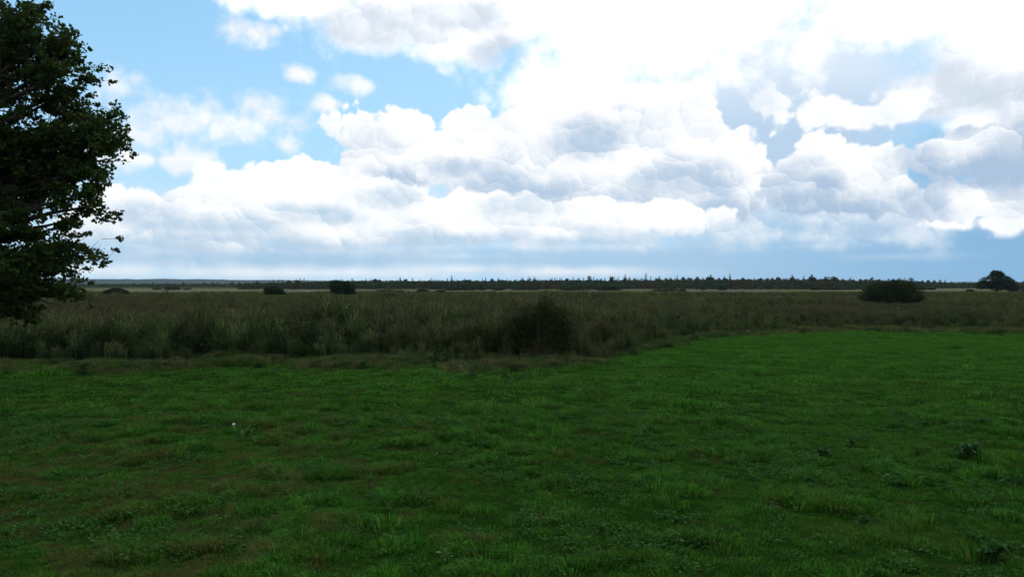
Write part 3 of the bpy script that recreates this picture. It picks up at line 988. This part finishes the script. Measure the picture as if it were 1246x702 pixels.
def leafy_mesh(seed, H=7.0, wd=4.5):
    q = np.random.default_rng(seed)
    L = [(q.uniform(-.25, .25) * wd, q.uniform(-.2, .2) * wd, H * q.uniform(.3, .78), wd * q.uniform(.14, .26), wd * .22, H * q.uniform(.12, .22)) for _ in range(7)]
    L.append((0, 0, H * .8, wd * .16, wd * .16, H * .18))
    p, d = lumpy(L, 300, seed, 0.6, 0.4)
    a = leaves(p, 0.72, seed=seed)
    v, f, r, mi = join([(*a, 0), (*tube(np.array([(0, 0, -.1), (.1, 0, H * .4), (0, .1, H * .8)]), np.array([.16, .1, .04]), 5), 1)])
    return mesh('birch_tree', v, f, [M['broadleaf'], M['bark']], mi, {'rnd': r})

CON = [conifer_mesh(1000 + i, 9, 2.3 + 0.25 * i, 0) for i in range(4)] + [conifer_mesh(1100 + i, 9, 3.0, 1) for i in range(2)]
LEA = [leafy_mesh(1200 + i) for i in range(5)]
cnt = {}


def far_tree(px, D, ytop, kind, label=None):
    H = EYE + (HY - ytop) / F * D
    if kind == 'c': me, base, nm, cat = CON[rng.integers(0, 4)], 9.0, 'conifer_tree', 'tree'
    elif kind == 'p': me, base, nm, cat = CON[rng.integers(4, 6)], 9.0, 'pine_tree', 'tree'
    else: me, base, nm, cat = LEA[rng.integers(0, 5)], 7.0, 'birch_tree', 'tree'
    o = bpy.data.objects.new(nm, me)
    s = max(H, 2.5) / base
    w = s * rng.uniform(1.2, 2.0) if kind != 'b' else s * rng.uniform(1.0, 1.6)
    o.scale = (w, w, s)
    o.location = tuple(float(v) for v in W(px, D))
    o.rotation_euler = (0, 0, rng.uniform(0, 6.28))
    link(o)
    base_lab = {'c': 'pointed dark conifer in the distant treeline along the horizon', 'p': 'thin-stemmed pine in the distant treeline along the horizon',
                'b': 'rounded leafy tree in the distant treeline along the horizon'}[kind]
    grp = {'c': 'distant conifers of the treeline', 'p': 'distant pines of the treeline', 'b': 'distant leafy trees of the treeline'}[kind]
    if label: tag(o, label, cat)
    else: tag(o, base_lab, cat, grp)
    return o

SPECIAL = [(786, 505, 332.0, 'c', 'tallest conifer of the distant treeline, above the long black-green thicket\'s right end'),
           (761, 505, 333.5, 'c', 'slim tall conifer just left of the tallest one in the treeline'),
           (888, 505, 333.2, 'c', 'tall pointed conifer standing out above the right strip of water'),
           (644, 500, 335.8, 'p', 'pine with a tufted top sticking up from the treeline above the thorn bush'),
           (651, 508, 336.6, 'p', 'thinner pine right beside the tufted pine above the thorn bush'),
           (824, 505, 334.5, 'c', 'pointed conifer rising midway between the two strips of water'),
           (743, 510, 335.6, 'c', 'conifer over the left half of the long black-green thicket'),
           (365, 520, 338.0, 'c', 'left one of a pair of conifers midway between the two left bushes'),
           (370, 524, 338.4, 'c', 'right one of a pair of conifers midway between the two left bushes'),
           (457, 520, 338.2, 'b', 'broad clump-headed tree in the treeline right of the dark dome-shaped bush'),
           (487, 515, 336.8, 'c', 'single pointed conifer standing up right of the broad clump-headed tree'),
           (865, 505, 334.6, 'b', 'tall leafy tree in the treeline above the upright dark green thicket'),
           (987, 500, 334.6, 'b', 'tall russet leafy tree at the high right end of the wood'),
           (978, 500, 335.4, 'c', 'conifer at the left of the tall russet leafy tree'),
           (1008, 500, 335.8, 'c', 'conifer at the right of the tall russet leafy tree')]
for s in SPECIAL: far_tree(*s)

# top line of the wood (photo px -> py)
TL = np.array([(-300, 342.5), (230, 342.5), (300, 342), (350, 341), (400, 340.5), (470, 340), (560, 340), (640, 340), (680, 339), (760, 338), (830, 338), (960, 338), (1010, 338), (1060, 340), (1110, 341), (1160, 343), (1210, 343), (1500, 342)])
px = 305.0
while px < 1290:
    for row in range(1 if px < 420 else 2):
        D = rng.uniform(480, 540) + row * 35
        yt = np.interp(px, TL[:, 0], TL[:, 1]) + rng.normal(-0.3, 1.1) - (1.6 if rng.random() < 0.15 else 0) + (0.6 if row == 0 else 0)
        if 1100 < px: D += 120
        r = rng.random()
        leafy = 0.30 + 0.35 * (px > 800)
        far_tree(px + rng.uniform(-2, 2), D, yt, 'b' if r < leafy else ('p' if r < leafy + 0.12 else 'c'))
    px += rng.uniform(5.2, 8.4)
# sparse trees far off on the left, in front of the ridge
for px in (164, 178, 186, 205, 222, 247, 259, 266, 281, 292, 300, 311):
    far_tree(px + rng.uniform(-2, 2), rng.uniform(850, 1100), 343.2 + rng.uniform(-0.8, 0.8), 'b')

# scrub mass under the treeline
def wood_mass(n, px0, px1, D0, D1, ytop, seed):
    q = np.random.default_rng(seed)
    px = q.uniform(px0, px1, n); D = np.sqrt(q.uniform(D0 ** 2, D1 ** 2, n))
    x = (px - CX) / F * D
    H = EYE + (HY - np.interp(px, ytop[0], ytop[1])) / F * D
    H = H * (0.46 + 0.86 * fbm(x / 6.5, D / 9, seed, 4))
    z = H * (1 - q.random(n) ** 1.6 * 0.98)
    return np.stack([x, D, z], 1)
p1 = wood_mass(52000, 290, 1120, 455, 600, ([290, 350, 400, 700, 900, 1010, 1060, 1120], [346, 344.5, 343, 342, 341, 341, 342, 343.5]), 71)
p2 = wood_mass(14000, 1080, 1330, 560, 760, ([1080, 1150, 1330], [344.5, 344.8, 344.5]), 72)
p3 = wood_mass(16000, -60, 330, 700, 1150, ([-60, 330], [346.2, 345.2]), 73)
v, f, r = leaves(np.concatenate([p1, p2, p3]), 1.15, seed=5, flat=0.2, aspect=0.8)
tag(obj('distant_wood', mesh('distant_wood', v, f, M['scrub'], attr={'rnd': r})), 'dense dark scrub and young wood forming one belt under the treeline', kind='stuff')


# ================================================================== the big oak at the left
TD = 21.0
troot = W(-95, TD); troot[2] = float(gz_at(troot[0], troot[1]))
oak = empty('oak_tree', troot, 'large dark oak overhanging the left edge of the picture', 'tree')
q = np.random.default_rng(77)
H = 15.5
tp = np.array([(0, 0, -.3), (0.05, 0, .5), (0.1, .05, 2.2), (0, .1, 4.2), (.15, 0, 6.5), (.05, .1, 9.0), (.2, 0, 11.5), (.1, .1, 13.6)])
tr = np.array([.62, .46, .40, .36, .30, .22, .13, .05])
v, f, r = tube(tp, tr, 12)
obj('trunk', mesh('trunk', v, f, M['bark'], smoothf=True), oak)
LEAFC, WOOD = [], []


def poly(a, b, sag, n, wob):
    s = np.linspace(0, 1, n)[:, None]
    p = a * (1 - s) + b * s + np.array([0, 0, 1.0]) * sag * s * (1 - s)
    w = q.normal(0, wob, (n, 3)) * s
    return p + np.cumsum(w, 0) * 0.5


def clump(c_, rad, n):
    if fbm(c_[0] / 1.15 + c_[1] * 0.10, c_[2] / 0.62 + c_[1] * 0.12, 88, 3) < (0.39 if c_[2] < 8.2 else 0.30): return
    d = q.normal(size=(n, 3)); d = unit(d) * (q.random(n) ** 0.45)[:, None] * rad
    d[:, 2] *= 0.62
    LEAFC.append(c_ + d)


def bough(z0, end, r0, dens=1.0):
    a = np.array([np.interp(z0, tp[:, 2], tp[:, 0]), np.interp(z0, tp[:, 2], tp[:, 1]), z0])
    ln = np.linalg.norm(end - a)
    pts = poly(a, end, ln * 0.12, 12, 0.06)
    WOOD.append(tube(pts, np.linspace(r0, 0.018, 12), 6))
    nb = int(ln * 3.4 * dens)
    for i in range(nb):
        s = 0.18 + 0.82 * (i + q.random()) / nb
        k = s * 11; i0 = int(min(k, 10)); p0 = pts[i0] + (pts[i0 + 1] - pts[i0]) * (k - i0)
        d = unit(unit(end - a) * 0.55 + q.normal(size=3) * np.array([.75, .75, .42]) + np.array([0, 0, .08]))
        L_ = (0.5 + 1.0 * (1 - s)) * q.uniform(0.6, 1.35)
        e_ = p0 + d * L_
        tw = poly(p0, e_, 0.05, 5, 0.04)
        WOOD.append(tube(tw, np.linspace(max(0.05 * (1.1 - s), 0.012), 0.006, 5), 4))
        for u in (0.45, 0.75, 1.0):
            if q.random() < 0.76:
                cpt = tw[0] + (tw[-1] - tw[0]) * u + q.normal(0, 0.07, 3)
                clump(cpt, q.uniform(0.17, 0.32), int(q.uniform(22, 44)))
                # side twigs
                for _ in range(q.integers(0, 3)):
                    e2 = cpt + unit(q.normal(size=3) + d * 0.6) * q.uniform(0.2, 0.5)
                    WOOD.append(tube(np.array([cpt, (cpt + e2) / 2 + q.normal(0, .02, 3), e2]), np.array([.008, .006, .003]), 3))
                    clump(e2, q.uniform(0.10, 0.2), int(q.uniform(9, 20)))
    clump(pts[-1], 0.22, 24)


def at(px, py, D):     # a point of the real tree, relative to its foot
    return np.array([(px - CX) / F * D, D, EYE + (HY - py) / F * D]) - troot

ENDS = [(142, 156, 20.8, 6.3), (144, 180, 21.4, 6.1), (136, 168, 20.3, 6.2), (24, 44, 20.4, 8.5), (70, 66, 21.4, 7.9), (54, 24, 21.5, 8.9), (14, 30, 21.8, 8.9), (132, 150, 21.8, 6.5), (36, 8, 21, 9.2), (46, 32, 20.6, 8.7), (20, 24, 21, 8.6), (70, 50, 20.4, 8.0), (108, 72, 21.2, 7.6), (60, 90, 22, 7.2), (88, 118, 20.5, 6.8), (142, 150, 21, 6.4), (132, 182, 21.6, 6.0),
        (70, 165, 20, 6.2), (112, 205, 20.5, 5.5), (60, 215, 21.8, 5.2), (138, 252, 21, 4.9), (100, 268, 21.4, 4.6), (70, 250, 20.3, 4.8), (85, 300, 20.7, 4.0), (112, 314, 21, 3.8),
        (98, 330, 21.5, 3.4), (60, 322, 20.2, 3.6), (75, 356, 21.2, 3.0), (84, 345, 21, 3.1), (40, 366, 20.4, 2.8), (15, 376, 21.8, 2.8), (34, 378, 21.2, 2.8), (4, 362, 20.2, 2.9), (52, 352, 20.8, 3.0), (110, 195, 21.5, 5.8), (128, 215, 20.8, 5.4), (122, 172, 20.4, 6.1), (86, 140, 21.4, 6.6), (104, 104, 21, 7.2), (30, 335, 19.6, 3.2), (20, 290, 22.4, 3.9), (25, 140, 19.4, 6.5),
        (20, 60, 22.5, 8.2), (98, 82, 20.2, 7.5), (92, 56, 21.6, 7.9), (40, 46, 21.3, 8.4), (48, 70, 20, 7.8), (110, 165, 20.2, 6.2), (120, 140, 22, 6.6), (100, 225, 22, 5.2), (118, 238, 20.3, 5.0), (-14, 5, 20.5, 9.3), (-6, -25, 21.2, 9.8), (-34, -70, 21.5, 10.8), (30, 250, 19.3, 4.6), (12, 205, 22.8, 5.8)]
for px, py, D, z0 in ENDS:
    e_ = at(px - 9 if px > 90 else px - 3, py, D)
    bough(max(z0 - 0.9, 2.0), e_, 0.05 + 0.016 * np.linalg.norm(e_[:2]), 1.0)
for i in range(22):                     # the sides of the crown that face away from the picture
    a_ = q.uniform(math.radians(55), math.radians(310)) ; z = q.uniform(2.8, 12.8)
    rr = 5.6 * math.sqrt(max(0.08, 1 - ((z - 6.5) / 8.2) ** 2)) * q.uniform(0.75, 1.05)
    bough(max(z - 1.6, 2.2), np.array([math.cos(a_) * rr, math.sin(a_) * rr, z + q.uniform(0, 0.8)]), 0.11, 0.7)
for i in range(8):
    a_ = q.uniform(0, 6.283)
    bough(q.uniform(10.5, 13), np.array([math.cos(a_) * q.uniform(.8, 2.6), math.sin(a_) * 1.8, q.uniform(13, 15.6)]), 0.06, 1.0)
LC = np.concatenate(LEAFC)
v, f, r = leaves(LC, 0.115, seed=9, aspect=0.78)
fo = obj('foliage', mesh('foliage', v, f, M['oak'], attr={'rnd': r}), oak); fo['kind'] = 'stuff'
print('oak leaves', len(LC))
v, f, r, _ = join(WOOD)
obj('branches', mesh('branches', v, f, M['bark'], smoothf=True), oak)


# ================================================================== single weeds in the pasture
def leaf_strip(ln, wd, seed):
    """broad leaf: midrib arch with wavy blade halves, 20 triangles"""
    q = np.random.default_rng(seed)
    n = 6; s = np.linspace(0, 1, n)
    half = wd * 0.5 * np.sin(np.pi * np.clip(s * 0.93 + 0.05, 0, 1)) ** 0.75
    zz = np.sin(s * 1.9) * ln * 0.42 - s ** 2 * ln * 0.16
    xx = s * ln * 0.9
    wv = q.normal(0, 0.06 * wd, (2, n))
    v = []
    for i in range(n):
        v += [(xx[i], half[i], zz[i] + abs(half[i]) * 0.3 + wv[0, i]), (xx[i], 0, zz[i]), (xx[i], -half[i], zz[i] + abs(half[i]) * 0.3 + wv[1, i])]
    f = []
    for i in range(n - 1):
        a = i * 3
        f += [(a, a + 1, a + 4), (a, a + 4, a + 3), (a + 1, a + 2, a + 5), (a + 1, a + 5, a + 4)]
    return np.array(v), np.array(f)

LEAF_M = {}
for key in ('weed', 'weed_yellow'):
    LEAF_M[key] = []
    for i in range(4):
        v, f = leaf_strip(1.0, 0.36, 60 + i)
        LEAF_M[key].append(mesh('leaf', v, f, M[key], attr={'rnd': np.full(len(v), 0.2 + 0.2 * i)}, smoothf=True))


def weed(name, px, py, size, nleaf, key, label, cat, seed, stalk=False):
    D = EYE * F / (py - HY)
    x, y = W(px, D)[:2]
    t = empty(name, (x, y, float(gz_at(x, y)) - 0.01), label, cat)
    q = np.random.default_rng(seed)
    for i in range(int(nleaf * 1.7)):
        o = bpy.data.objects.new('leaf', LEAF_M[key][i % 4])
        s = size * q.uniform(0.35, 0.75)
        o.scale = (s, s, s)
        tier = q.random()
        a = i * 2.4 + q.normal(0, 0.3)
        o.location = (math.cos(a) * 0.22 * size * q.random(), math.sin(a) * 0.22 * size * q.random(), 0.02 + tier * size * 0.3)
        o.rotation_euler = (q.normal(0, 0.2), -q.uniform(-0.1, 0.85) * (0.4 + tier * 0.6), a)
        link(o, t)
    st = tube(np.array([(0, 0, -.02), (0.01, 0, size * .2), (0, .01, size * (1.0 if stalk else .4))]), np.array([.012, .009, .004]) * size * 2, 5)
    obj('stem', mesh('stem', st[0], st[1], M['stem']), t)
    return t

weed('dock_plant', 1181, 560, 0.36, 22, 'weed', 'largest dark leafy dock in the pasture, beside a bare brown patch', 'weed', 1)
weed('dock_plant', 1166, 553, 0.22, 12, 'weed', 'smaller dock tucked against the left side of the largest dock', 'weed', 2)
weed('dock_plant', 1003, 556, 0.24, 14, 'weed', 'spreading grey-green dock left of the largest dock', 'weed', 3)
weed('dock_plant', 987, 559, 0.18, 10, 'weed', 'small low dock beside the left edge of the spreading dock', 'weed', 4)
weed('dock_plant', 1211, 682, 0.27, 20, 'weed', 'pale-topped bushy weed near the bottom right corner', 'weed', 5)
weed('dock_plant', 541, 690, 0.17, 14, 'weed_yellow', 'yellow-green weed at the bottom edge, near the middle', 'weed', 6)
weed('dock_plant', 1200, 518, 0.24, 10, 'weed', 'pale-edged weed further back, above the largest dock', 'weed', 7)
weed('dock_plant', 1052, 640, 0.2, 12, 'weed', 'small light green weed below the spreading dock', 'weed', 8)
weed('dock_plant', 1038, 543, 0.2, 9, 'weed', 'small weed just behind and right of the spreading dock', 'weed', 9)
weed('dock_plant', 821, 640, 0.17, 10, 'weed', 'low weed alone in the turf, right of the middle near the bottom', 'weed', 10)
weed('thistle', 442, 449, 0.55, 14, 'weed', 'upright dark green weed standing at the straw-coloured marsh edge', 'weed', 11, True)
weed('dock_plant', 300, 530, 0.26, 12, 'weed_yellow', 'yellowish tuft of leaves in the turf just below the white mushroom', 'weed', 12)

# small white mushroom
D = EYE * F / (520 - HY); x, y = W(284, D)[:2]
ms = empty('mushroom', (x, y, float(gz_at(x, y))), 'tiny white mushroom alone in the grass on the left', 'mushroom')
t = np.linspace(0, 1, 6)
prof = [(0.036 * math.sin(a), 0.075 + 0.022 * math.cos(a)) for a in np.linspace(0.02, 1.9, 7)]
n = 14; vv = []
for r_, z_ in prof:
    for j in range(n): vv.append((r_ * math.cos(j / n * 6.283), r_ * math.sin(j / n * 6.283), z_))
ff = [(i * n + j, (i + 1) * n + j, (i + 1) * n + (j + 1) % n, i * n + (j + 1) % n) for i in range(6) for j in range(n)]
obj('cap', mesh('cap', np.array(vv), np.array(ff), M['cap'], smoothf=True), ms)
st = tube(np.array([(0, 0, -.01), (0, 0, .05), (0, 0, .09)]), np.array([.013, .011, .012]), 8)
obj('stem', mesh('stem', st[0], st[1], M['cap'], smoothf=True), ms)

# ------------------------------------------------------------------ damp air
hz = bpy.data.materials.new('haze'); hz.use_nodes = True
nt = hz.node_tree; nt.nodes.clear()
out = nt.nodes.new('ShaderNodeOutputMaterial'); pv = nt.nodes.new('ShaderNodeVolumePrincipled')
pv.inputs['Color'].default_value = (0.55, 0.78, 1.0, 1); pv.inputs['Density'].default_value = 0.000045
pv.inputs['Anisotropy'].default_value = 0.2
nt.links.new(pv.outputs[0], out.inputs['Volume'])
s, z0, z1 = 7900.0, -1.6, 60.0
v = [(-s, -s, z0), (s, -s, z0), (s, s, z0), (-s, s, z0), (-s, -s, z1), (s, -s, z1), (s, s, z1), (-s, s, z1)]
f = [(0, 3, 2, 1), (4, 5, 6, 7), (0, 1, 5, 4), (1, 2, 6, 5), (2, 3, 7, 6), (3, 0, 4, 7)]
tag(obj('haze', mesh('haze', np.array(v), np.array(f), hz)), kind='stuff')
